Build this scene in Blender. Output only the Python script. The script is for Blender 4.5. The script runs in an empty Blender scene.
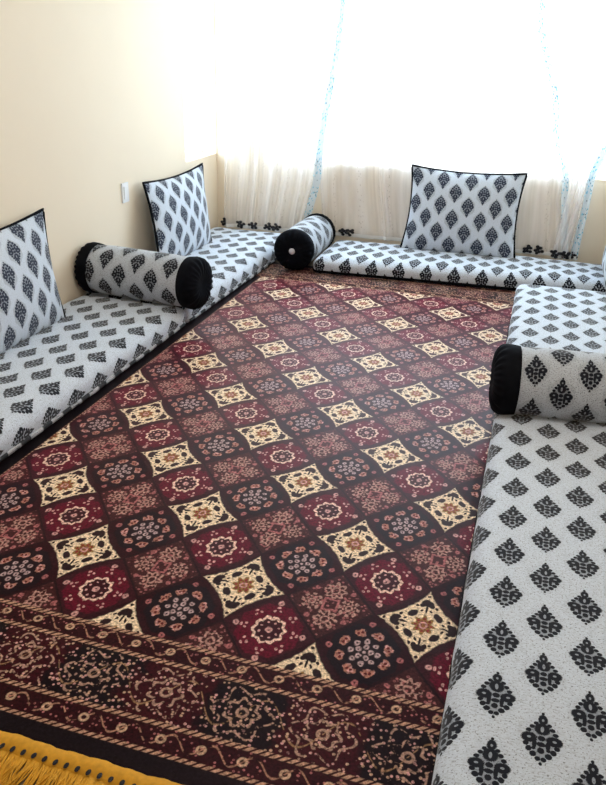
import bpy, math, random
from mathutils import Vector, Matrix, noise as mnoise

random.seed(4)
scene = bpy.context.scene
COL = scene.collection
PI = math.pi

# ------------------------------------------------------------------ object helpers
def link(o, parent=None):
    COL.objects.link(o)
    if parent is not None:
        o.parent = parent
    return o

def mesh_obj(name, verts, faces, mat, parent=None, uvs=None, smooth=True, mats=None, fmat=None):
    me = bpy.data.meshes.new(name)
    me.from_pydata([tuple(v) for v in verts], [], faces)
    me.update()
    for m in (mats or [mat]):
        me.materials.append(m)
    if uvs is not None:
        layer = me.uv_layers.new(name='UVMap')
        for lp in me.loops:
            layer.data[lp.index].uv = uvs[lp.vertex_index]
    for i, p in enumerate(me.polygons):
        p.use_smooth = smooth
        if fmat is not None:
            p.material_index = fmat[i]
    o = bpy.data.objects.new(name, me)
    return link(o, parent)

def thing(name, label, cat, loc=(0, 0, 0), group=None):
    o = bpy.data.objects.new(name, None)
    o.empty_display_size = 0.1
    o.location = loc
    return tag(link(o), label, cat, group)

def tag(o, label, cat, group=None):
    o['label'] = label
    o['category'] = cat
    if group:
        o['group'] = group
    return o

def struct(o):
    o['kind'] = 'structure'
    return o

class MB:
    """collects shapes that end up as ONE mesh (one part)"""
    def __init__(s):
        s.v, s.f, s.uv, s.fm = [], [], [], []
    def add(s, vs, fs, uvs=None, m=0):
        b = len(s.v)
        s.v += [Vector(v) for v in vs]
        s.uv += list(uvs) if uvs else [(0, 0)] * len(vs)
        s.f += [tuple(i + b for i in f) for f in fs]
        s.fm += [m] * len(fs)
    def box(s, a, b, m=0):
        x0, y0, z0 = a; x1, y1, z1 = b
        s.add([(x0,y0,z0),(x1,y0,z0),(x1,y1,z0),(x0,y1,z0),(x0,y0,z1),(x1,y0,z1),(x1,y1,z1),(x0,y1,z1)],
              [(0,3,2,1),(4,5,6,7),(0,1,5,4),(1,2,6,5),(2,3,7,6),(3,0,4,7)], m=m)
    def tube(s, pts, rad, n=8, closed=False, m=0):
        pts = [Vector(p) for p in pts]
        L = len(pts); rings = []; acc = 0.0
        vs, uvs = [], []
        up = Vector((0, 0, 1))
        for i, p in enumerate(pts):
            if closed:
                t = pts[(i + 1) % L] - pts[i - 1]
            else:
                t = pts[min(i + 1, L - 1)] - pts[max(i - 1, 0)]
            if t.length < 1e-9: t = Vector((1, 0, 0))
            t.normalize()
            a = t.cross(up)
            if a.length < 0.05: a = t.cross(Vector((0, 1, 0)))
            a.normalize(); b = t.cross(a)
            if i: acc += (p - pts[i - 1]).length
            r = rad(i / max(1, L - 1)) if callable(rad) else rad
            for k in range(n):
                th = 2 * PI * k / n
                vs.append(p + a * (r * math.cos(th)) + b * (r * math.sin(th)))
                uvs.append((acc, k / n))
        fs = []
        for i in range(L if closed else L - 1):
            j = (i + 1) % L
            for k in range(n):
                k2 = (k + 1) % n
                fs.append((i*n + k, i*n + k2, j*n + k2, j*n + k))
        if not closed:
            fs.append(tuple(range(n))[::-1]); fs.append(tuple((L-1)*n + k for k in range(n)))
        s.add(vs, fs, uvs, m)
    def build(s, name, mats, parent=None, smooth=True, origin=None):
        mats = mats if isinstance(mats, list) else [mats]
        o_ = Vector(origin) if origin is not None else Vector((0, 0, 0))
        o = mesh_obj(name, [v - o_ for v in s.v], s.f, None, parent, s.uv, smooth, mats, s.fm)
        if origin is not None and parent is None:
            o.location = origin
        return o

# ------------------------------------------------------------------ node maths
class X:
    """a float socket (or number) in a node tree, with operators"""
    nt = None
    def __init__(s, v): s.v = v
    @staticmethod
    def op(kind, *args, clamp=False):
        n = X.nt.nodes.new('ShaderNodeMath'); n.operation = kind; n.use_clamp = clamp
        for i, a in enumerate(args):
            a = a.v if isinstance(a, X) else a
            if isinstance(a, (int, float)): n.inputs[i].default_value = a
            else: X.nt.links.new(a, n.inputs[i])
        return X(n.outputs[0])
    def __add__(a, b): return X.op('ADD', a, b)
    __radd__ = __add__
    def __sub__(a, b): return X.op('SUBTRACT', a, b)
    def __rsub__(a, b): return X.op('SUBTRACT', b, a)
    def __mul__(a, b): return X.op('MULTIPLY', a, b)
    __rmul__ = __mul__
    def __truediv__(a, b): return X.op('DIVIDE', a, b)
    def __neg__(a): return X.op('MULTIPLY', a, -1.0)
def ab(a): return X.op('ABSOLUTE', a)
def mn(a, b): return X.op('MINIMUM', a, b)
def mx(a, b): return X.op('MAXIMUM', a, b)
def sq(a): return X.op('MULTIPLY', a, a)
def sqrt(a): return X.op('SQRT', a)
def fl(a): return X.op('FLOOR', a)
def fr(a): return X.op('FRACT', a)
def cos(a): return X.op('COSINE', a)
def sin(a): return X.op('SINE', a)
def atan2(a, b): return X.op('ARCTAN2', a, b)
def madd(a, b, c, clamp=False): return X.op('MULTIPLY_ADD', a, b, c, clamp=clamp)
def above(a, e, w): return madd(a, 1.0 / w, 0.5 - e / w, True)     # soft 1 where a > e
def below(a, e, w): return madd(a, -1.0 / w, 0.5 + e / w, True)    # soft 1 where a < e
def odd(i): return X.op('MODULO', ab(i), 2.0)
def nrm(a, b): return sqrt(madd(a, a, sq(b)))
def ell(a, b, ca, cb, ra, rb):                                     # squared elliptic distance, 1 on the rim
    p = madd(a, 1.0 / ra, -ca / ra); q = madd(b, 1.0 / rb, -cb / rb)
    return madd(p, p, sq(q))
def mixc(f, a, b):
    n = X.nt.nodes.new('ShaderNodeMix'); n.data_type = 'RGBA'; n.clamp_factor = True
    for sock, val in ((n.inputs[0], f), (n.inputs[6], a), (n.inputs[7], b)):
        v = val.v if isinstance(val, X) else val
        if isinstance(v, (int, float)): sock.default_value = v
        elif isinstance(v, tuple): sock.default_value = (*v, 1.0) if len(v) == 3 else v
        else: X.nt.links.new(v, sock)
    return X(n.outputs[2])
def scalec(c, k):
    n = X.nt.nodes.new('ShaderNodeVectorMath'); n.operation = 'SCALE'
    if isinstance(c, tuple): n.inputs[0].default_value = c
    else: X.nt.links.new(c.v, n.inputs[0])
    if isinstance(k, X): X.nt.links.new(k.v, n.inputs['Scale'])
    else: n.inputs['Scale'].default_value = k
    return X(n.outputs[0])
def uvxy():
    n = X.nt.nodes.new('ShaderNodeUVMap'); n.uv_map = 'UVMap'
    s = X.nt.nodes.new('ShaderNodeSeparateXYZ'); X.nt.links.new(n.outputs[0], s.inputs[0])
    return X(s.outputs[0]), X(s.outputs[1]), n.outputs[0]
def objco():
    return X.nt.nodes.new('ShaderNodeTexCoord').outputs['Object']
def scaled(vec, k):
    n = X.nt.nodes.new('ShaderNodeVectorMath'); n.operation = 'MULTIPLY'
    X.nt.links.new(vec, n.inputs[0]); n.inputs[1].default_value = k
    return n.outputs[0]
def noise(vec, scale, detail=2.0, rough=0.5):
    n = X.nt.nodes.new('ShaderNodeTexNoise'); n.inputs['Scale'].default_value = scale
    n.inputs['Detail'].default_value = detail; n.inputs['Roughness'].default_value = rough
    X.nt.links.new(vec, n.inputs['Vector'])
    return X(n.outputs['Fac'])
def voro(vec, scale, rnd=1.0):
    n = X.nt.nodes.new('ShaderNodeTexVoronoi'); n.inputs['Scale'].default_value = scale
    n.inputs['Randomness'].default_value = rnd
    X.nt.links.new(vec, n.inputs['Vector'])
    s = X.nt.nodes.new('ShaderNodeSeparateXYZ'); X.nt.links.new(n.outputs['Color'], s.inputs[0])
    return X(n.outputs['Distance']), X(s.outputs[0])

def new_mat(name):
    m = bpy.data.materials.new(name); m.use_nodes = True
    X.nt = m.node_tree
    b = m.node_tree.nodes['Principled BSDF']
    return m, b
def setp(b, **kw):
    for k, v in kw.items():
        k = k.replace('_', ' ')
        s = b.inputs[k]
        if isinstance(v, X): X.nt.links.new(v.v, s)
        elif isinstance(v, tuple): s.default_value = (*v, 1.0) if len(v) == 3 else v
        else: s.default_value = v
def bump(b, h, strength, dist):
    n = X.nt.nodes.new('ShaderNodeBump'); n.inputs['Strength'].default_value = strength
    n.inputs['Distance'].default_value = dist
    X.nt.links.new(h.v, n.inputs['Height']); X.nt.links.new(n.outputs[0], b.inputs['Normal'])

def plain(name, col, rough=0.6, var=0.05, scale=6.0, bmp=0.0, spec=0.3):
    m, b = new_mat(name)
    co = objco()
    k = madd(noise(co, scale, 3), 2 * var, 1.0 - var)
    setp(b, Base_Color=scalec(col, k), Roughness=rough)
    b.inputs['Specular IOR Level'].default_value = spec
    if bmp:
        bump(b, noise(co, 90, 3), bmp, 0.002)
    return m

# ------------------------------------------------------------------ carpet material
TA, TB = 0.28, 0.3232                     # half diagonals of one repeat, across and along
FX0, FX1, FY0, FY1 = -1.39, 0.425, -0.617, 2.925
def carpet_material():
    m, b = new_mat('carpet_pile')
    x, y, vec = uvxy()
    # tile coordinates
    xa = x * (1 / TA); yb = y * (1 / TB)
    P = xa - yb; Q = -(xa + yb)
    i = fl(P + 0.5); j = fl(Q + 0.5)
    u = (P - i) * 2.0; v = (Q - j) * 2.0
    pi_, pj = odd(i), odd(j)
    wob = (noise(vec, 55, 1) - 0.5) * 0.10
    u = u + wob; v = v + wob
    au, av = ab(u), ab(v)
    s1, s2 = mx(au, av), mn(au, av)
    r = nrm(u, v); th = atan2(v, u)
    grain = noise(vec, 330, 1)
    S = 0.05
    cream = (0.76, 0.59, 0.41); ink = (0.012, 0.005, 0.006); gold = (0.24, 0.13, 0.03)
    pink = (0.54, 0.28, 0.26); beige = (0.74, 0.50, 0.36); maroon = (0.016, 0.0015, 0.003)
    red = (0.092, 0.002, 0.012); dull = (0.34, 0.11, 0.11)
    def polar(n, ph=0.0):
        k = n / (2 * PI)
        f = fr(madd(th, k, ph)) - 0.5
        return f * (1 / k) * r
    t8 = polar(8); t10 = polar(10); t5 = polar(5, .3); t8b = polar(8, 0.5)
    # --- cream tile with pinched sides
    c_in = below(s1 - sq(s2) * 0.17, 0.795, S)
    dia = (s1 + s2) * 0.7071; off = (s1 - s2) * 0.7071
    d = ell(dia, off, 0.86, 0, 0.14, 0.20)
    d = mn(d, ell(dia, ab(off), 0.77, 0.15, 0.09, 0.08))
    d = mn(d, ell(s1, s2, 0.54, 0, 0.11, 0.18))
    d = mn(d, ell(s1, s2, 0.71, 0.30, 0.045, 0.06))
    d = mn(d, ell(dia, off, 1.17, 0.0, 0.045, 0.06))
    d = mn(d, ell(dia, off, 0.62, 0.0, 0.16, 0.035))
    d = mn(d, ell(s1, s2, 0.50, 0.30, 0.035, 0.06))
    ctr = below(r - cos(th * 8.0) * 0.06, 0.31, S)
    ring = above(sin(r * 34.0) * cos(th * 8.0), 0.1, .4)
    ctr_c = mixc(ring, gold, (0.20, 0.02, 0.02))
    ctr_c = mixc(below(ab(r - 0.10), 0.03, .03), ctr_c, pink)
    cc = mixc(below(d, 1.0, .45), cream, ink)
    cc = mixc(ctr, cc, ctr_c)
    out_c = mixc(below(r, 1.02, 0.06), maroon, (0.02, 0.004, 0.006))
    cream_tile = mixc(c_in, out_c, cc)
    # --- red tile with a ring of petals
    body = below(mx(s1, (s1 + s2) * 0.70), 0.92, S)
    pet = below(ab(r - 0.48 + ab(t10) * 0.55), 0.050, 0.03) * below(ab(t10), 0.125, 0.02)
    d2 = ell(r, t8, 0.28, 0, 0.04, 0.04)
    d2 = mn(d2, ell(r, ab(t8b), 0.72, 0.085, 0.045, 0.045))
    d2 = mn(d2, ell(r, ab(t8b), 0.85, 0.0, 0.045, 0.06))
    cor = below(ab(nrm(dia - 1.02, off) - 0.06), 0.035, .03)
    rc = mixc(body, (0.03, 0.004, 0.007), red)
    rc = mixc(below(r, 0.42, .05), rc, (0.028, 0.003, 0.006))
    rc = mixc(below(d2, 1.0, .5), rc, pink)
    rc = mixc(cor, rc, pink)
    rc = mixc(pet, rc, (0.74, 0.50, 0.40))
    rc = mixc(below(r, 0.11, .03) * above(r, 0.03, .03), rc, pink)
    # --- black tile, eight blossoms round a cluster of ringlets
    kb = below(mx(s1, (s1 + s2) * 0.70), 0.97, S)
    vd, vc = voro(vec, 75)
    blos = below(ell(r, t8, 0.69, 0, 0.125, 0.185) + (noise(vec, 70, 1) - 0.5) * 2.6, 1.0, .4)
    hole = below(ell(r, ab(t8), 0.69, 0.06, 0.045, 0.045), 1.0, .6)
    rl = below(ab(nrm(r - 0.20, t5) - 0.055), 0.028, .03)
    rl = mx(rl, below(ab(nrm(r - 0.385, t8b) - 0.055), 0.028, .03))
    rl = mx(rl, below(r, 0.05, .03))
    kc = mixc(kb, maroon, (0.005, 0.003, 0.005))
    kc = mixc(blos, kc, mixc(above(vd, 0.42, .2), pink, (0.36, 0.15, 0.11)))
    kc = mixc(hole * blos, kc, (0.10, 0.01, 0.01))
    kc = mixc(rl, kc, (0.44, 0.30, 0.30))
    kc = mixc(cor, kc, dull)
    # --- maroon tile with four rosettes
    fu, fv = au - 0.41, av - 0.41
    fd = nrm(fu, fv); ft = atan2(fv, fu)
    lob = cos(ft * 8.0)
    star = mx(below(ab(fd - 0.27 - lob * 0.06), 0.055, .03) * above(noise(vec, 60, 1), .42, .08), below(ab(fd - 0.12), .03, .03))
    same = above(u * v, 0.0, 0.02)
    dots = below(ab(fd - 0.28), 0.05, .03) * above(lob, -0.1, .3)
    dots = mx(dots, below(ab(fd - 0.18), .03, .03) * below(lob, 0.0, .3))
    dots = mx(dots, below(ab(fd - 0.09), 0.03, .03))
    flw = mixc(same, dots, star)
    dia2 = below(ab(s1 + s2 - 0.30), 0.05, .04)
    dot3 = below(ab(nrm(s1 - 0.80, s2) - 0.05), 0.035, .03)
    spk = below(vd, 0.36, .1) * above(vc, 0.25, .05) * below(s1, .90, .05)
    mc = mixc(below(s1, 0.93, S), (0.010, 0.003, 0.004), (0.040, 0.009, 0.009))
    mc = mixc(spk * 0.8, mc, dull)
    mc = mixc(flw * 0.9, mc, (0.44, 0.24, 0.20))
    mc = mixc(mx(dia2, dot3), mc, dull)
    field = mixc(pi_, mixc(pj, cream_tile, kc), mixc(pj, rc, mc))
    # --- borders
    dx = mx(x - FX1, FX0 - x); dy = mx(y - FY1, FY0 - y)
    dd = mx(dx, dy)
    w = mixc(above(dy - dx, 0, .001), y, x)
    n_w = noise(vec, 26, 1)
    base = mixc(above(sin(w * (2 * PI / 0.42)) + (n_w - 0.5) * 2.0, 0.0, .5), (0.005, 0.003, 0.005), (0.032, 0.003, 0.006))
    bd, bc = voro(vec, 82)
    gap = above(noise(vec, 45, 2), 0.47, .06)
    bits = below(bd, 0.34, .12) * above(bc, 0.30, .05)
    bcol = mixc(above(bc, .72, .05), pink, (0.50, 0.31, 0.21))
    band = mixc(bits, base, bcol)
    # rosettes of the wide band
    lw = (fr(w * (1 / 0.21)) - 0.5) * 0.21; ld = dd - 0.17
    lr = nrm(lw, ld); lt = atan2(ld, lw)
    ros = below(ab(lr - 0.040 - cos(lt * 7) * 0.006), 0.0045, .003) * gap
    ros = mx(ros, below(ab(lr - 0.013), 0.004, .003))
    ros = mx(ros, below(ab(lr - 0.072 - cos(lt * 6) * 0.012), 0.0035, .003) * gap * gap)
    vine = below(ab(ld - sin(w * (2 * PI / 0.21)) * 0.055), 0.0030, .003) * gap
    wide = mixc(ros, band, (0.40, 0.24, 0.18))
    wide = mixc(vine * 0.7, wide, (0.36, 0.20, 0.10))
    # narrow guards
    gw = (fr(w * (1 / 0.105)) - 0.5) * 0.105
    gd = mixc(above(dd, 0.17, .001), dd - 0.036, dd - 0.305)
    gr = nrm(gw, gd)
    g = mixc(below(bd, 0.28, .1) * above(bc, 0.5, .05), (0.022, 0.003, 0.005), dull)
    g = mixc(below(ab(gr - 0.010), 0.0034, .003), g, (0.52, 0.33, 0.22))
    g = mixc(below(ab(gd - sin(w * (2 * PI / 0.105)) * 0.02), 0.003, .003) * gap, g, (0.36, 0.18, 0.12))
    bord = mixc(below(ab(dd - 0.169), 0.096, .002), g, wide)
    def rope(at, hw):
        tw = above(sin((w * 1.0 + dd * 1.2) * (2 * PI / 0.022)), -0.35, .5)
        return below(ab(dd - at), hw, .003), tw
    bord = mixc(above(dd, 0.349, .002), bord, (0.006, 0.004, 0.006))
    for at, hw in ((0.003, 0.0075), (0.075, 0.007), (0.266, 0.007), (0.345, 0.006)):
        a_, tw = rope(at, hw)
        bord = mixc(a_, bord, mixc(tw, (0.03, 0.006, 0.006), (0.47, 0.27, 0.18)))
    side = above(dx, 0.0, .004) * above(dx - dy, 0.0, .004) * above(FY1 - y, 0, .002)
    sidec = mixc(bits * below(ab(dx - 0.17), .09, .01), (0.004, 0.003, 0.004), dull)
    col = mixc(above(dd, -0.004, .003), field, mixc(side, bord, sidec))
    mott = X.op('MAXIMUM', madd(noise(vec, 120, 3, .65), 3.6, -0.85), 0.18)
    col = scalec(col, madd(grain, 0.6, 0.7) * mott)
    setp(b, Base_Color=col, Roughness=0.36)
    b.inputs['Specular IOR Level'].default_value = 0.07; b.inputs['Specular Tint'].default_value = (1.0, .6, .66, 1)
    lk = above(dd, 0.0, .01); setp(b, Sheen_Weight=madd(lk, -0.95, 1.0))
    b.inputs['Sheen Roughness'].default_value = 0.28
    b.inputs['Sheen Tint'].default_value = (1.0, 0.27, 0.40, 1)
    bump(b, noise(vec, 500, 1), 0.12, 0.002)
    return m

# ------------------------------------------------------------------ damask fabric
BLOBS = [(0, .97, .07, .05), (0, .73, .21, .17), (.33, .56, .11, .06), (.50, .40, .12, .065), (.66, .24, .13, .065),
         (0, .36, .34, .21), (.62, -.03, .36, .17), (0, -.01, .17, .09), (.33, -.24, .10, .18), (0, -.24, .2, .08),
         (0, -.47, .15, .10), (.76, -.27, .13, .08), (.60, -.45, .14, .09), (.37, -.62, .15, .09), (.14, -.77, .12, .07), (0, -.93, .07, .05),
         (.36, -.42, .1, .05)]
HOLES = [(0, .72, .06, .05), (0, .35, .08, .11), (.62, -.02, .10, .04)]
def fabric(name, cx=0.105, cy=0.197, tip=1.0, lattice=0.3, spot=0.8, base=(0.575, 0.635, 0.73), ink=(0.010, 0.011, 0.018)):
    m, b = new_mat(name)
    ux, uy, vec = uvxy()
    wv = noise(vec, 9, 1) - 0.5
    ux = madd(wv, 0.010, ux); uy = madd(wv, -0.010, uy)
    ci = fl(ux * (1 / cx) + 0.5)
    mxx = ab(ux - ci * cx)
    my = (fr(uy * (1 / cy) - odd(ci) * 0.5) - 0.5) * cy * tip
    a = mxx * (1 / 0.044); c = my * (1 / 0.073)
    d = None
    for (p, q, rp, rq) in BLOBS:
        e = ell(a, c, p, q, rp, rq)
        d = e if d is None else mn(d, e)
    h = None
    for (p, q, rp, rq) in HOLES:
        e = ell(a, c, p, q, rp, rq)
        h = e if h is None else mn(h, e)
    blot = noise(vec, 420, 1)
    motif = below(d + (blot - 0.5) * 1.3, 1.40, .45) * above(h, 1.0, .5)
    under = below(a * 1.02 + ab(c) * 1.0, 0.92, .10) * 0.46            # the woven ground of the motif
    motif = mx(motif, under)
    dm = mxx * (2 / (2 * cx)) + ab(my) * (2 / cy)
    lat = below(dm, 0.80, .10)
    weave = noise(scaled(vec, (160, 480, 1)), 1.0, 2)
    spk = above(noise(vec, 210, 2, .6), 0.66 - 0.06 * spot, .05) * spot
    spk2 = above(noise(scaled(vec, (60, 260, 1)), 1.0, 2), 0.60, .10) * 0.35 * spot
    col = mixc(lat * lattice, base, tuple(k * 0.55 for k in base))
    col = scalec(col, madd(weave, 0.5, 0.75))
    col = mixc(mx(spk, spk2), col, (0.10, 0.10, 0.11))
    col = mixc(motif, col, ink)
    setp(b, Base_Color=col, Roughness=0.9)
    b.inputs['Specular IOR Level'].default_value = 0.1
    b.inputs['Sheen Weight'].default_value = 0.35
    b.inputs['Sheen Roughness'].default_value = 0.4
    bump(b, weave, 0.35, 0.0015)
    return m

def velvet():
    m, b = new_mat('black_velvet')
    co = objco()
    k = noise(co, 40, 3)
    setp(b, Base_Color=scalec((0.004, 0.0045, 0.007), madd(k, 1.0, .5)), Roughness=0.8)
    b.inputs['Specular IOR Level'].default_value = 0.06
    bump(b, k, 0.4, 0.004)
    return m

def dashed():
    m, b = new_mat('stitched_cord')
    ux, uy, vec = uvxy()
    dsh = below(fr(ux * (1 / 0.15)), 0.55, .05) * above(noise(vec, 14, 1), 0.42, .05)
    setp(b, Base_Color=mixc(dsh, (0.012, 0.012, 0.016), (0.42, 0.42, 0.45)), Roughness=0.8)
    return m

def sheer():
    """thin voile: woven threads that scatter light, gaps that let it through"""
    m = bpy.data.materials.new('sheer_voile'); m.use_nodes = True
    nt = m.node_tree; X.nt = nt
    for n in list(nt.nodes):
        if n.type == 'BSDF_PRINCIPLED': nt.nodes.remove(n)
    out = nt.nodes['Material Output']
    ux, uy, vec = uvxy()
    # vertical embroidered columns and the denser bluish band by the leading edge (u = 0)
    colm = below(ab(fr(ux * (1 / 0.24)) - 0.5), 0.10, .04)
    spd, spc = voro(scaled(vec, (1, .8, 1)), 70)
    spd2, spc2 = voro(vec, 48)
    emb = below(spd, 0.36, .1) * above(spc, 0.5, .05) * colm
    band = below(ux, 0.095, .012)
    dots = below(spd2, 0.34, .08) * above(spc2, .30, .05) * below(ux, 0.11, .01)
    hemb = below(uy, 0.07, .02)
    dens = mx(mx(band * 0.90, emb * 0.40), mx(hemb * 0.5, dots))
    dens = mx(dens, 0.52 + (noise(scaled(vec, (9, 0.5, 1)), 1.0, 3) - 0.5) * 1.3)
    col = mixc(band, (0.93, 0.905, 0.91), (0.80, 0.87, 0.92))
    col = mixc(emb * 0.55, col, (0.40, 0.36, 0.36))
    col = mixc(dots, col, mixc(above(spc2, .85, .05), (0.22, 0.55, 0.70), (0.06, 0.10, 0.14)))
    dif = nt.nodes.new('ShaderNodeBsdfDiffuse'); trl = nt.nodes.new('ShaderNodeBsdfTranslucent')
    tra = nt.nodes.new('ShaderNodeBsdfTransparent')
    nt.links.new(col.v, dif.inputs[0]); nt.links.new(col.v, trl.inputs[0])
    tint = mixc(band, (1, 1, 1), (0.12, 0.30, 0.40))
    nt.links.new(tint.v, tra.inputs[0])
    m1 = nt.nodes.new('ShaderNodeMixShader'); nt.links.new(madd(band, -0.33, 0.45).v, m1.inputs[0])
    nt.links.new(dif.outputs[0], m1.inputs[1]); nt.links.new(trl.outputs[0], m1.inputs[2])
    m2 = nt.nodes.new('ShaderNodeMixShader')
    nt.links.new(dens.v, m2.inputs[0]); nt.links.new(tra.outputs[0], m2.inputs[1]); nt.links.new(m1.outputs[0], m2.inputs[2])
    nt.links.new(m2.outputs[0], out.inputs['Surface'])
    return m

def glass():
    m = bpy.data.materials.new('window_glass'); m.use_nodes = True
    nt = m.node_tree
    for n in list(nt.nodes):
        if n.type == 'BSDF_PRINCIPLED': nt.nodes.remove(n)
    out = nt.nodes['Material Output']
    tra = nt.nodes.new('ShaderNodeBsdfTransparent'); tra.inputs[0].default_value = (0.95, 0.97, 0.97, 1)
    gl = nt.nodes.new('ShaderNodeBsdfGlossy'); gl.inputs['Roughness'].default_value = 0.02
    mi = nt.nodes.new('ShaderNodeMixShader'); mi.inputs[0].default_value = 0.04
    nt.links.new(tra.outputs[0], mi.inputs[1]); nt.links.new(gl.outputs[0], mi.inputs[2])
    nt.links.new(mi.outputs[0], out.inputs['Surface'])
    return m

M_WALL = plain('wall_paint', (0.83, 0.72, 0.575), 0.7, 0.03, 2.5, 0.05, 0.2)
M_CEIL = plain('ceiling_paint', (0.82, 0.80, 0.76), 0.8)
M_FLOOR = plain('floor_screed', (0.28, 0.22, 0.15), 0.6, 0.15, 8)
M_FRAME = plain('white_window_frame', (0.86, 0.87, 0.88), 0.4)
M_GLASS = glass()
M_PLATE = plain('white_plastic', (0.80, 0.81, 0.84), 0.35)
M_CARPET = carpet_material()
M_MAT = fabric('mattress_damask', 0.107, 0.197, 1.0, 0.12, 0.75)
M_MAT_B = fabric('mattress_damask_close', 0.0965, 0.197, 1.0, 0.12, 0.75)
M_CUSH = fabric('cushion_damask', 0.104, 0.196, -1.0, 0.55, 0.4, ink=(0.028, 0.036, 0.062))
M_BOL = fabric('bolster_damask', 0.107, 0.197, 1.0, 0.35, 0.9, base=(0.47, 0.51, 0.575))
M_BLACK = velvet()
M_DASH = dashed()
M_SHEER = sheer()
M_GOLD = plain('golden_yarn', (0.62, 0.30, 0.02), 0.8, 0.35, 60, 0.3)
M_FLOWER = plain('dark_lace', (0.015, 0.015, 0.02), 0.8)
M_LACE = plain('white_lace', (0.75, 0.74, 0.73), 0.8)
M_BUTTON = plain('grey_button', (0.55, 0.55, 0.6), 0.5)

# ------------------------------------------------------------------ room shell
XL, XR, YB, YF, ZC = -2.15, 1.13, 3.95, -2.7, 2.75
TH = 0.16
WX0, WX1, WZ0, WZ1 = -1.69, 1.02, 0.705, 2.42     # back window
LY0, LY1 = 3.35, 3.94                              # side window

def shell(name, boxes, mat):
    b = MB()
    for a, c in boxes: b.box(a, c)
    return struct(b.build(name, mat, smooth=False))
shell('floor', [((XL - TH, YF - TH, -0.1), (XR + TH, YB + TH, 0.0))], M_FLOOR)
shell('ceiling', [((XL - TH, YF - TH, ZC), (XR + TH, YB + TH, ZC + 0.1))], M_CEIL)
shell('wall_back', [((XL, YB, 0), (XR, YB + TH, WZ0)), ((XL, YB, WZ1), (XR, YB + TH, ZC)),
                    ((XL, YB, WZ0), (WX0, YB + TH, WZ1)), ((WX1, YB, WZ0), (XR, YB + TH, WZ1))], M_WALL)
shell('wall_left', [((XL - TH, YF, 0), (XL, YB + TH, WZ0)), ((XL - TH, YF, WZ1), (XL, YB + TH, ZC)),
                    ((XL - TH, YF, WZ0), (XL, LY0, WZ1)), ((XL - TH, LY1, WZ0), (XL, YB + TH, WZ1))], M_WALL)
shell('wall_right', [((XR, YF, 0), (XR + TH, YB + TH, ZC))], M_WALL)
shell('wall_front', [((XL, YF - TH, 0), (XR, YF, ZC))], M_WALL)

def window(name, a0, a1, axis, pos, mull, w=0.035):
    def bx(b, p0, p1, q0, q1, d0, d1):
        if axis == 'x': b.box((p0, pos + d0, q0), (p1, pos + d1, q1))
        else: b.box((pos - d1, p0, q0), (pos - d0, p1, q1))
    r = bpy.data.objects.new(name, None); link(r); struct(r)
    b = MB()
    bx(b, a0, a1, WZ0, WZ0 + w, .125, .155); bx(b, a0, a1, WZ1 - w, WZ1, .125, .155)
    bx(b, a0, a0 + w, WZ0 + w, WZ1 - w, .125, .155); bx(b, a1 - w, a1, WZ0 + w, WZ1 - w, .125, .155)
    for mm in mull: bx(b, mm - w / 2, mm + w / 2, WZ0 + w, WZ1 - w, .125, .155)
    b.build('window_frame', M_FRAME, r, False)
    g = MB(); bx(g, a0 + w, a1 - w, WZ0 + w, WZ1 - w, .138, .144)
    g.build('window_pane', M_GLASS, r, False)
window('window_1', WX0, WX1, 'x', YB, [])
window('window_2', LY0, LY1, 'y', XL, [], 0.016)

# ------------------------------------------------------------------ carpet
RX0, RX1, RY0, RY1, RT = -1.80, 0.79, -1.03, 3.338, 0.012
b = MB()
nx, ny = 40, 66
vs, uvs, fs = [], [], []
for jj in range(ny + 1):
    for ii in range(nx + 1):
        px = RX0 + (RX1 - RX0) * ii / nx; py = RY0 + (RY1 - RY0) * jj / ny
        vs.append((px, py, RT + 0.0015 * mnoise.noise(Vector((px * 3, py * 3, 0)))))
        uvs.append((px, py))
for jj in range(ny):
    for ii in range(nx):
        k = jj * (nx + 1) + ii
        fs.append((k, k + 1, k + nx + 2, k + nx + 1))
b.add(vs, fs, uvs)
vs, uvs, fs = [], [], []
for (px, py) in ((RX0, RY0), (RX1, RY0), (RX1, RY1), (RX0, RY1)):
    for z in (0.0005, RT - 0.002):
        vs.append((px, py, z)); uvs.append((px, py))
fs = [(0, 2, 3, 1), (2, 4, 5, 3), (4, 6, 7, 5), (6, 0, 1, 7), (0, 6, 4, 2)]
b.add(vs, fs, uvs)
carpet = b.build('carpet', M_CARPET)
tag(carpet, 'large dark red carpet of square medallion tiles with black borders, between the floor mattresses', 'carpet')
# golden fringe: braided heading and loose strands
fb = MB()
n = 260
hw = 0.038
vs, uvs, fs = [], [], []
for ii in range(n + 1):
    px = RX0 + (RX1 - RX0) * ii / n
    w1 = 0.0015 * math.sin(px * 30) + 0.0015 * math.sin(px * 83)
    for k, (dy, z) in enumerate(((0.012, .010), (0.006, .018), (-0.015, .018), (-hw, .013), (-hw - .004, .004))):
        vs.append((px, RY0 + dy + w1, z + 0.001 * math.sin(px * 210))); uvs.append((px, dy))
for ii in range(n):
    for k in range(4):
        a = ii * 5 + k
        fs.append((a, a + 5, a + 6, a + 1))
fb.add(vs, fs, uvs)
for ii in range(n):                      # knots under the heading
    px = RX0 + (RX1 - RX0) * (ii + .5) / n
    fan = random.uniform(-0.03, 0.03)
    for k in range(4):
        q = px + (k - 1.5) * 0.0045
        e = q + fan + random.uniform(-.025, .025)
        L = random.uniform(0.10, 0.135)
        z = random.uniform(.004, .011)
        fb.tube([(q, RY0 - hw + .004, .010), (q * .7 + e * .3 + random.uniform(-.004, .004), RY0 - hw - L * .35, z),
                 (q * .3 + e * .7, RY0 - hw - L * .7, z * .8), (e, RY0 - hw - L, .004)], lambda t: .0028 - .0012 * t, 5)
fr_ = fb.build('fringe', M_GOLD, carpet)
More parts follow.
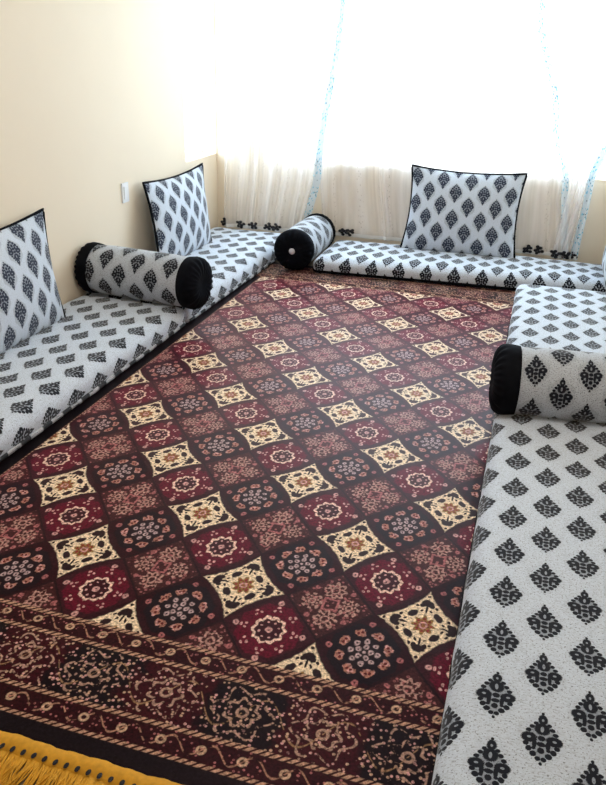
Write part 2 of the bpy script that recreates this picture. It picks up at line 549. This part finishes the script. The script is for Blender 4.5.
fr_['label'] = 'golden yellow knotted fringe'
hb = MB()                                # dark eyelets of the heading
for ii in range(90):
    px = RX0 + (RX1 - RX0) * (ii + .5) / 90
    vs = [(px, RY0 - .030, .0195)] + [(px + .006 * math.cos(k * PI / 4), RY0 - .030 + .009 * math.sin(k * PI / 4), .0165) for k in range(8)]
    hb.add(vs, [(0, 1 + k, 1 + (k + 1) % 8) for k in range(8)])
hb.build('eyelet', M_FLOWER, fr_)['kind'] = 'stuff'

# ------------------------------------------------------------------ mattresses
def arcpos(a, L, rr, h):
    s = 1 if a >= 0 else -1; a = abs(a)
    f0 = L - rr
    if a <= f0: return s * a, 0.0
    ph = (a - f0) / rr
    if ph <= PI / 2: return s * (f0 + rr * math.sin(ph)), rr * (1 - math.cos(ph))
    return s * L, min(h, rr + (a - f0 - rr * PI / 2))

def mattress(label, corners, h, off, z0=0.013, dash=False, rr=0.05, seed=0, mat=None):
    """corners: near-left, near-right, far-right, far-left of the plan"""
    c = [Vector((p[0], p[1], 0)) for p in corners]
    cen = (c[0] + c[1] + c[2] + c[3]) / 4
    Lx = ((c[1] - c[0]).length + (c[2] - c[3]).length) / 4
    Ly = ((c[3] - c[0]).length + (c[2] - c[1]).length) / 4
    root = thing('floor_mattress', label, 'mattress', (cen.x, cen.y, z0), 'damask floor mattresses along the walls')
    def plan(x, y):
        s, t = (x / Lx + 1) / 2, (y / Ly + 1) / 2
        return c[0]*(1-s)*(1-t) + c[1]*s*(1-t) + c[2]*s*t + c[3]*(1-s)*t
    def samples(L):
        f0 = L - rr; A = f0 + rr * PI / 2 + h - rr
        half = [f0 * k / 14 for k in range(15)] + [f0 + rr * PI / 2 * k / 6 for k in range(1, 7)] + [f0 + rr * PI / 2 + (h - rr) * k / 4 for k in range(1, 5)]
        return [-a for a in half[:0:-1]] + half
    SX, SY = samples(Lx), samples(Ly)
    vs, uvs, fs = [], [], []
    rc = 0.045
    for t in SY:
        for s in SX:
            x, d1 = arcpos(s, Lx, rr, h); y, d2 = arcpos(t, Ly, rr, h)
            d = min(h, math.hypot(d1, d2))
            ex, ey = abs(x) - (Lx - rc), abs(y) - (Ly - rc)
            if ex > 0 and ey > 0:
                q = math.hypot(ex, ey)
                if q > rc:
                    x = math.copysign(Lx - rc + ex * rc / q, x); y = math.copysign(Ly - rc + ey * rc / q, y)
            bul = 1 + 0.012 * math.sin(PI * min(1, d / h)) / Lx * (1 if d > 0 else 0)
            nz = mnoise.noise(Vector((x * 4 + seed * 7, y * 4, seed)))
            n2 = mnoise.noise(Vector((x * 11 + seed * 3, y * 11, 5 + seed)))
            p = plan(x * bul, y * (1 + (bul - 1) * Lx / Ly))
            edge = 1 - d / h
            z = h - d + edge * (0.018 * (1 - (x / Lx) ** 4) * (1 - (y / Ly) ** 4) + 0.006 * nz + 0.0025 * n2)
            z = max(0.0, z)
            vs.append((p.x - cen.x + 0.004 * n2 * (1 if d > .02 else 0), p.y - cen.y, z))
            uvs.append((s + off[0], t + off[1]))
    W = len(SX)
    for jj in range(len(SY) - 1):
        for ii in range(W - 1):
            k = jj * W + ii
            fs.append((k, k + 1, k + W + 1, k + W))
    H = len(SY)
    rim = [ii for ii in range(W)] + [jj * W + W - 1 for jj in range(1, H)] + [(H - 1) * W + ii for ii in range(W - 2, -1, -1)] + [jj * W for jj in range(H - 2, 0, -1)]
    fs.append(tuple(rim[::-1]))
    mesh_obj('cover', vs, fs, mat or M_MAT, root, uvs)
    pb = MB()
    pts = []
    for k in rim:
        v = Vector(vs[k]); q = Vector((v.x, v.y, 0))
        if not pts or (q - pts[-1]).length > 0.012:
            pts.append(q)
    pts = [p + p.normalized() * 0.005 + Vector((0, 0, 0.014)) for p in pts]
    pb.tube(pts, 0.012, 8, True)
    o = pb.build('piping', M_DASH if dash else M_BLACK, root)
    o['label'] = 'black piping cord with pale stitches' if dash else 'black piping cord'
    return root

LXE, RXE = -1.455, 0.392
mattress('long grey damask floor mattress along the left wall, running out of the left picture edge',
         [(-2.14, -0.28), (LXE, -0.28), (LXE, 1.79), (-2.14, 1.79)], 0.118, (0.03, 0.05), dash=True, seed=1)
mattress('grey damask floor mattress in the far left corner, between two bolsters',
         [(-2.14, 1.81), (LXE, 1.81), (LXE + .02, 3.82), (-2.14, 3.82)], 0.118, (0.03, 0.0), dash=True, seed=2)
mattress('grey damask floor mattress lying across the room below the window, one cushion on it',
         [(-1.07, 3.17), (1.11, 3.30), (1.11, 3.83), (-1.07, 3.83)], 0.112, (0.074, 0.03), seed=3, mat=M_MAT_B)
mattress('grey damask floor mattress in the right foreground, in front of the right bolster',
         [(RXE, -1.05), (1.115, -1.05), (1.115, 1.13), (RXE, 1.13)], 0.12, (0.26, 0.01), seed=4)
mattress('grey damask floor mattress on the right side, behind the right bolster',
         [(RXE, 1.16), (1.115, 1.16), (1.115, 3.07), (RXE, 3.07)], 0.12, (0.26, 0.0), seed=5)

# ------------------------------------------------------------------ bolsters
def bolster(label, p0, p1, R, up_off=0.0, button=False, roll=0.0):
    """cylinder-shaped cushion from p0 (end seen) to p1, p* at the axis"""
    p0, p1 = Vector(p0), Vector(p1)
    ax = (p1 - p0); L = ax.length; ax.normalize()
    side = ax.cross(Vector((0, 0, 1))).normalized(); up = side.cross(ax)
    base = (p0 + p1) / 2; base.z = p0.z - R
    root = thing('bolster', label, 'bolster', base, 'damask bolsters with black end caps')
    NA, NS = 48, 30
    vs, uvs, fs = [], [], []
    for i in range(NS + 1):
        a = L * i / NS
        rr = R * (1 - 0.05 * (2 * i / NS - 1) ** 6)
        for k in range(NA + 1):
            th = 2 * PI * k / NA          # 0 at the bottom, grows over the visible side
            wob = 1 + 0.012 * mnoise.noise(Vector((a * 7, math.cos(th) * 2, math.sin(th) * 2 + p0.x)))
            flat = 1.0
            dv = -math.cos(th); ds = math.sin(th)
            q = p0 + ax * a + (side * ds + up * max(dv, -0.93)) * (rr * wob)
            vs.append(q - base); uvs.append((a + 0.02, th * R + up_off))
    for i in range(NS):
        for k in range(NA):
            q = i * (NA + 1) + k
            fs.append((q, q + 1, q + NA + 2, q + NA + 1))
    mesh_obj('cover', vs, fs, M_BOL, root, uvs)
    for end, d, P in ((0, -1, p0), (1, 1, p1)):
        cb = MB()
        NR, NT = 14, 96
        vs, fs = [], []
        for i in range(NR + 1):
            t = i / NR
            for k in range(NT):
                th = 2 * PI * k / NT
                # puffed, gathered cap
                if t < 0.3:
                    rad = R * (1.0 + 0.035 * math.sin(t / 0.3 * PI / 2)); out = -0.030 + 0.05 * (t / 0.3)
                else:
                    s = (t - 0.3) / 0.7
                    rad = R * 1.035 * max(0.0, math.cos(s * PI / 2)) ** 0.72
                    out = 0.02 + 0.056 * math.sin(min(1, s * 1.15) * PI / 2) - (0.014 * max(0, s - 0.7) / 0.3)
                pl = 0.006 * math.sin(24 * th + 2 * math.sin(3 * th)) * math.sin(min(1, t * 1.1) * PI)
                q = P + ax * (d * (out + pl)) + (side * math.sin(th) - up * max(math.cos(th), -2) ) * rad
                if (q - P).dot(up) < -0.97 * R: q += up * (-0.97 * R - (q - P).dot(up))
                vs.append(q - base)
        for i in range(NR):
            for k in range(NT):
                k2 = (k + 1) % NT
                fs.append((i*NT + k, i*NT + k2, (i+1)*NT + k2, (i+1)*NT + k))
        cb.add(vs, fs)
        o = cb.build('end_cap', M_BLACK, root); o['label'] = 'black gathered velvet end cap'
        if button and end == 0:
            bb = MB(); vs, fs = [], []
            for i in range(6):
                ph = i / 5 * PI / 2
                for k in range(20):
                    th = 2 * PI * k / 20
                    vs.append(P + ax * (d * (.058 + .016 * math.sin(ph))) + (side * math.sin(th) + up * math.cos(th)) * (.026 * math.cos(ph)) - base)
            for i in range(5):
                for k in range(20):
                    k2 = (k + 1) % 20
                    fs.append((i*20 + k, i*20 + k2, (i+1)*20 + k2, (i+1)*20 + k))
            bb.add(vs, fs)
            bo = bb.build('button', M_BUTTON, o); bo['label'] = 'pale round button'
    return root

bolster('damask bolster lying across the left mattresses, against the left wall', (-1.405, 1.80, .272), (-2.07, 1.86, .275), 0.147, 0.02)
bolster('damask bolster pointing at the window in the back left corner, button on its black cap', (-1.225, 3.19, .165), (-1.225, 3.78, .165), 0.146, 0.0, True)
bolster('damask bolster lying across the right mattresses, black cap facing the carpet', (0.420, 1.02, .262), (1.05, 1.09, .262), 0.148, 0.05)

# ------------------------------------------------------------------ cushions
def cushion(label, bl, br, tl, tr, T, off=(0, 0), ear=0.075, group='big square damask cushions'):
    c = [Vector(p) for p in (bl, br, tl, tr)]
    cen = (c[0] + c[1]) / 2
    W = ((c[1] - c[0]).length + (c[3] - c[2]).length) / 2; H = ((c[2] - c[0]).length + (c[3] - c[1]).length) / 2
    nrm_ = (c[1] - c[0]).cross(c[2] - c[0]).normalized()
    root = thing('cushion', label, 'cushion', cen, group)
    def pos(u, v):
        uu = u * (1 - ear * (1 - v * v) * abs(u)); vv = v * (1 - ear * 1.3 * (1 - u * u) * abs(v)) if v > 0 else v * (1 - 0.02 * (1 - u * u))
        s, t = (uu + 1) / 2, (vv + 1) / 2
        return c[0]*(1-s)*(1-t) + c[1]*s*(1-t) + c[2]*(1-s)*t + c[3]*s*t - cen
    N = 36
    vs, uvs, fs = [], [], []
    for sgn in (1, -1):
        b0 = len(vs)
        for j in range(N + 1):
            v = math.sin((2 * j / N - 1) * PI / 2 * 0.985) / math.sin(PI / 2 * .985)
            for i in range(N + 1):
                u = math.sin((2 * i / N - 1) * PI / 2 * 0.985) / math.sin(PI / 2 * .985)
                th = T * (max(0, 1 - u * u) ** 0.55) * (max(0, 1 - v * v) ** 0.55) * (1 - 0.18 * v)
                th *= 1 + 0.10 * mnoise.noise(Vector((u * 2.2 + off[0] * 9, v * 2.2, sgn)))
                vs.append(pos(u, v) + nrm_ * (sgn * th)); uvs.append((u * W / 2 + off[0], v * H / 2 + off[1]))
        for j in range(N):
            for i in range(N):
                k = b0 + j * (N + 1) + i
                f = (k, k + 1, k + N + 2, k + N + 1)
                fs.append(f if sgn > 0 else f[::-1])
    mesh_obj('cover', vs, fs, M_CUSH, root, uvs)
    pts = []
    K = 40
    for k in range(K): pts.append(pos(-1 + 2 * k / K, -1))
    for k in range(K): pts.append(pos(1, -1 + 2 * k / K))
    for k in range(K): pts.append(pos(1 - 2 * k / K, 1))
    for k in range(K): pts.append(pos(-1, 1 - 2 * k / K))
    pb = MB(); pb.tube(pts, 0.0085, 8, True)
    o = pb.build('piping', M_BLACK, root); o['label'] = 'black piping cord'
    return root

cushion('large damask cushion leaning below the window, on the mattress across the room',
        (-.52, 3.66, .135), (.335, 3.66, .135), (-.50, 3.78, .74), (.335, 3.78, .735), .085, (-0.04, 0.06))
cushion('large damask cushion cut by the left picture edge, leaning on the left wall',
        (-1.95, .52, .135), (-1.96, 1.33, .135), (-2.10, .50, .68), (-2.10, 1.44, .70), .085, (0.03, 0.04))
cushion('large damask cushion on the far left corner mattress, behind the left bolster',
        (-1.93, 2.42, .135), (-1.92, 3.27, .130), (-2.09, 2.55, .675), (-2.07, 3.47, .685), .085, (0.01, 0.0))
cushion('damask cushion leaning on the right wall, only its edge in view at the right',
        (.955, 3.74, .14), (.955, 3.16, .14), (1.06, 3.74, .66), (1.06, 3.16, .66), .06, (0.02, 0.03))

# ------------------------------------------------------------------ curtains
def curtain(label, left, right, folds, amp, y0, zb=0.125, lead='right', seed=0, hem_x=None, cloth=1.6):
    """left/right: lists of (z, x) for both edges from the top down"""
    def ev(tab, z):
        for (za, xa), (zc, xc) in zip(tab[:-1], tab[1:]):
            if za >= z >= zc:
                f = (za - z) / (za - zc); f = f * f * (3 - 2 * f)
                return xa + (xc - xa) * f
        return tab[0][1] if z > tab[0][0] else tab[-1][1]
    root = thing('curtain', label, 'curtain', (0.5 * (left[-1][1] + right[-1][1]), y0, zb), 'sheer white curtains on the window wall')
    ox, oy, oz = root.location
    NU, NV = folds * 14, 46
    zt = left[0][0]
    def pt(u, z):
        xl, xr = ev(left, z), ev(right, z)
        k = (z - zb) / (zt - zb)
        ph = seed + 0.6 * math.sin(2.2 * z + seed)
        uu = u + 0.018 * math.sin(u * 2 * PI * folds * 0.5 + seed * 2) + 0.012 * math.sin(u * 17 + z * 2 + seed)
        a = amp * (0.75 + 0.35 * math.sin(u * 9 + seed)) * (1 - 0.25 * k)
        y = y0 + a * math.sin(u * 2 * PI * folds + ph * 0.4) + 0.25 * a * math.sin(u * 2 * PI * folds * 2.3 + seed * 3)
        return Vector((xl + (xr - xl) * uu, y, z))
    vs, uvs, fs = [], [], []
    for j in range(NV + 1):
        z = zb + (zt - zb) * j / NV
        wid = abs(ev(right, z) - ev(left, z))
        for i in range(NU + 1):
            u = i / NU
            p = pt(u, z); vs.append((p.x - ox, p.y - oy, p.z - oz))
            w = (1 - u if lead == 'right' else u) * cloth
            uvs.append((w, z - zb))
    for j in range(NV):
        for i in range(NU):
            k = j * (NU + 1) + i
            fs.append((k, k + 1, k + NU + 2, k + NU + 1))
    mesh_obj('cloth', vs, fs, M_SHEER, root, uvs)
    # scalloped lace hem with dark flowers
    hb = MB()
    vs, fs = [], []
    for i in range(NU + 1):
        u = i / NU
        p = pt(u, zb)
        sc = 0.012 * abs(math.sin(u * cloth / 0.12 * PI))
        vs += [(p.x - ox, p.y - oy - .003, 0.03), (p.x - ox, p.y - oy - .003, 0.006 - sc * .4)]
    for i in range(NU):
        fs.append((2*i, 2*i + 1, 2*i + 3, 2*i + 2))
    hb.add(vs, fs, m=0)
    for x in hem_x or []:
        xl, xr = ev(left, zb), ev(right, zb)
        u = (x - xl) / (xr - xl)
        p = pt(u, zb + .03); cxp = Vector((x - ox, p.y - oy - .012, 0.040))
        for k in range(7):
            th = 2.4 * k + x * 5
            rr = 0.036 * math.sqrt((k + .5) / 7) 
            q = cxp + Vector((rr * math.cos(th), -0.006 * (k % 2), rr * .8 * math.sin(th)))
            pv, pf = [], []
            for a in range(5):
                pa = PI * a / 4
                for bq in range(8):
                    pb_ = 2 * PI * bq / 8
                    pv.append(q + Vector((.015 * math.sin(pa) * math.cos(pb_), .006 * math.sin(pa) * math.sin(pb_), .012 * math.cos(pa))))
            for a in range(4):
                for bq in range(8):
                    b2 = (bq + 1) % 8
                    pf.append((a*8 + bq, a*8 + b2, (a+1)*8 + b2, (a+1)*8 + bq))
            hb.add(pv, pf, m=1)
    o = hb.build('hem_trim', [M_LACE, M_FLOWER], root); o['label'] = 'lace hem with dark flowers'
    return root

curtain('sheer curtain in the left corner, gathered into folds beside the side window',
        [(2.5, -1.92), (1.6, -1.97), (.8, -2.06), (.1, -2.08)], [(2.5, -1.05), (1.9, -1.08), (.66, -1.22), (.12, -1.31)],
        7, 0.018, 3.858, lead='right', seed=1.3, cloth=1.9, hem_x=[-2.05, -1.90, -1.79, -1.66, -1.59, -1.42])
curtain('sheer curtain across the middle of the window, behind the back cushion',
        [(2.5, -1.30), (1.8, -1.30), (.66, -1.27), (.12, -1.22)], [(2.5, .15), (1.85, .33), (1.1, .55), (.66, .68), (.12, .73)],
        9, 0.011, 3.918, lead='right', seed=4.1, cloth=3.0, hem_x=[-1.03, -.98, .42, .50])
curtain('narrow sheer curtain at the right end of the window, with a bluish edge',
        [(2.5, .50), (1.5, .58), (.66, .64), (.12, .60)], [(2.5, 1.05), (1.6, 1.03), (1.1, .93), (.70, .80), (.12, .78)],
        5, 0.016, 3.862, lead='right', seed=2.2, cloth=0.36, hem_x=[.62, .69, .745])

# ------------------------------------------------------------------ wall socket
t = thing('wall_socket', 'small white plate on the left wall, above the left bolster', 'wall socket', (XL, 2.40, .632))
b = MB(); b.box((0, -.040, -.062), (.010, .040, .062)); b.build('plate', M_PLATE, t, False)
b = MB(); b.box((.010, -.022, -.040), (.015, .022, .040)); b.build('socket_insert', M_PLATE, t, False)

# ------------------------------------------------------------------ light
w = bpy.data.worlds.new('World'); scene.world = w; w.use_nodes = True
bg = w.node_tree.nodes['Background']
bg.inputs[0].default_value = (0.73, 0.87, 1.0, 1)
bg.inputs[1].default_value = 7.5

def portal(name, loc, rot, sx, sy):
    l = bpy.data.lights.new(name, 'AREA'); l.shape = 'RECTANGLE'; l.size = sx; l.size_y = sy
    l.cycles.is_portal = True
    o = bpy.data.objects.new(name, l); link(o); o.location = loc; o.rotation_euler = rot
portal('window_daylight', ((WX0 + WX1) / 2, YB + TH + .02, (WZ0 + WZ1) / 2), (-PI / 2, 0, 0), WX1 - WX0, WZ1 - WZ0)
portal('window_daylight', (XL - TH - .02, (LY0 + LY1) / 2, (WZ0 + WZ1) / 2), (0, -PI / 2, 0), WZ1 - WZ0, LY1 - LY0)
l = bpy.data.lights.new('ceiling_fill', 'AREA'); l.shape = 'DISK'; l.size = 1.0; l.energy = 19; l.color = (1.0, 0.92, 0.82)  # added fill light for the near half of the room, no fixture
o = bpy.data.objects.new('ceiling_fill', l); link(o); o.location = (-.3, 0.2, ZC - .05)

# ------------------------------------------------------------------ camera
cam = bpy.data.cameras.new('camera'); co = bpy.data.objects.new('camera', cam); link(co)
cam.sensor_fit = 'VERTICAL'; cam.sensor_height = 24.0; cam.lens = 760.0 / 785.0 * 24.0
cam.clip_start = 0.02
rv = Vector((0.95632793, 0.29104482, 0.02701499)); uv = Vector((-0.14485704, 0.39163651, 0.90864585)); fv = Vector((-0.25387661, 0.87287672, -0.41669282))
mat = Matrix((rv, uv, -fv)).transposed().to_4x4()
mat.translation = Vector((0.40917256, -2.09361775, 1.54258735))
co.matrix_world = mat
scene.camera = co

scene.view_settings.view_transform = 'Standard'
scene.view_settings.look = 'None'
scene.view_settings.gamma = 1.0
scene.view_settings.use_curve_mapping = False
scene.view_settings.exposure = 0.5
scene.cycles.transparent_max_bounces = 24
scene.cycles.max_bounces = 10
scene.cycles.diffuse_bounces = 6
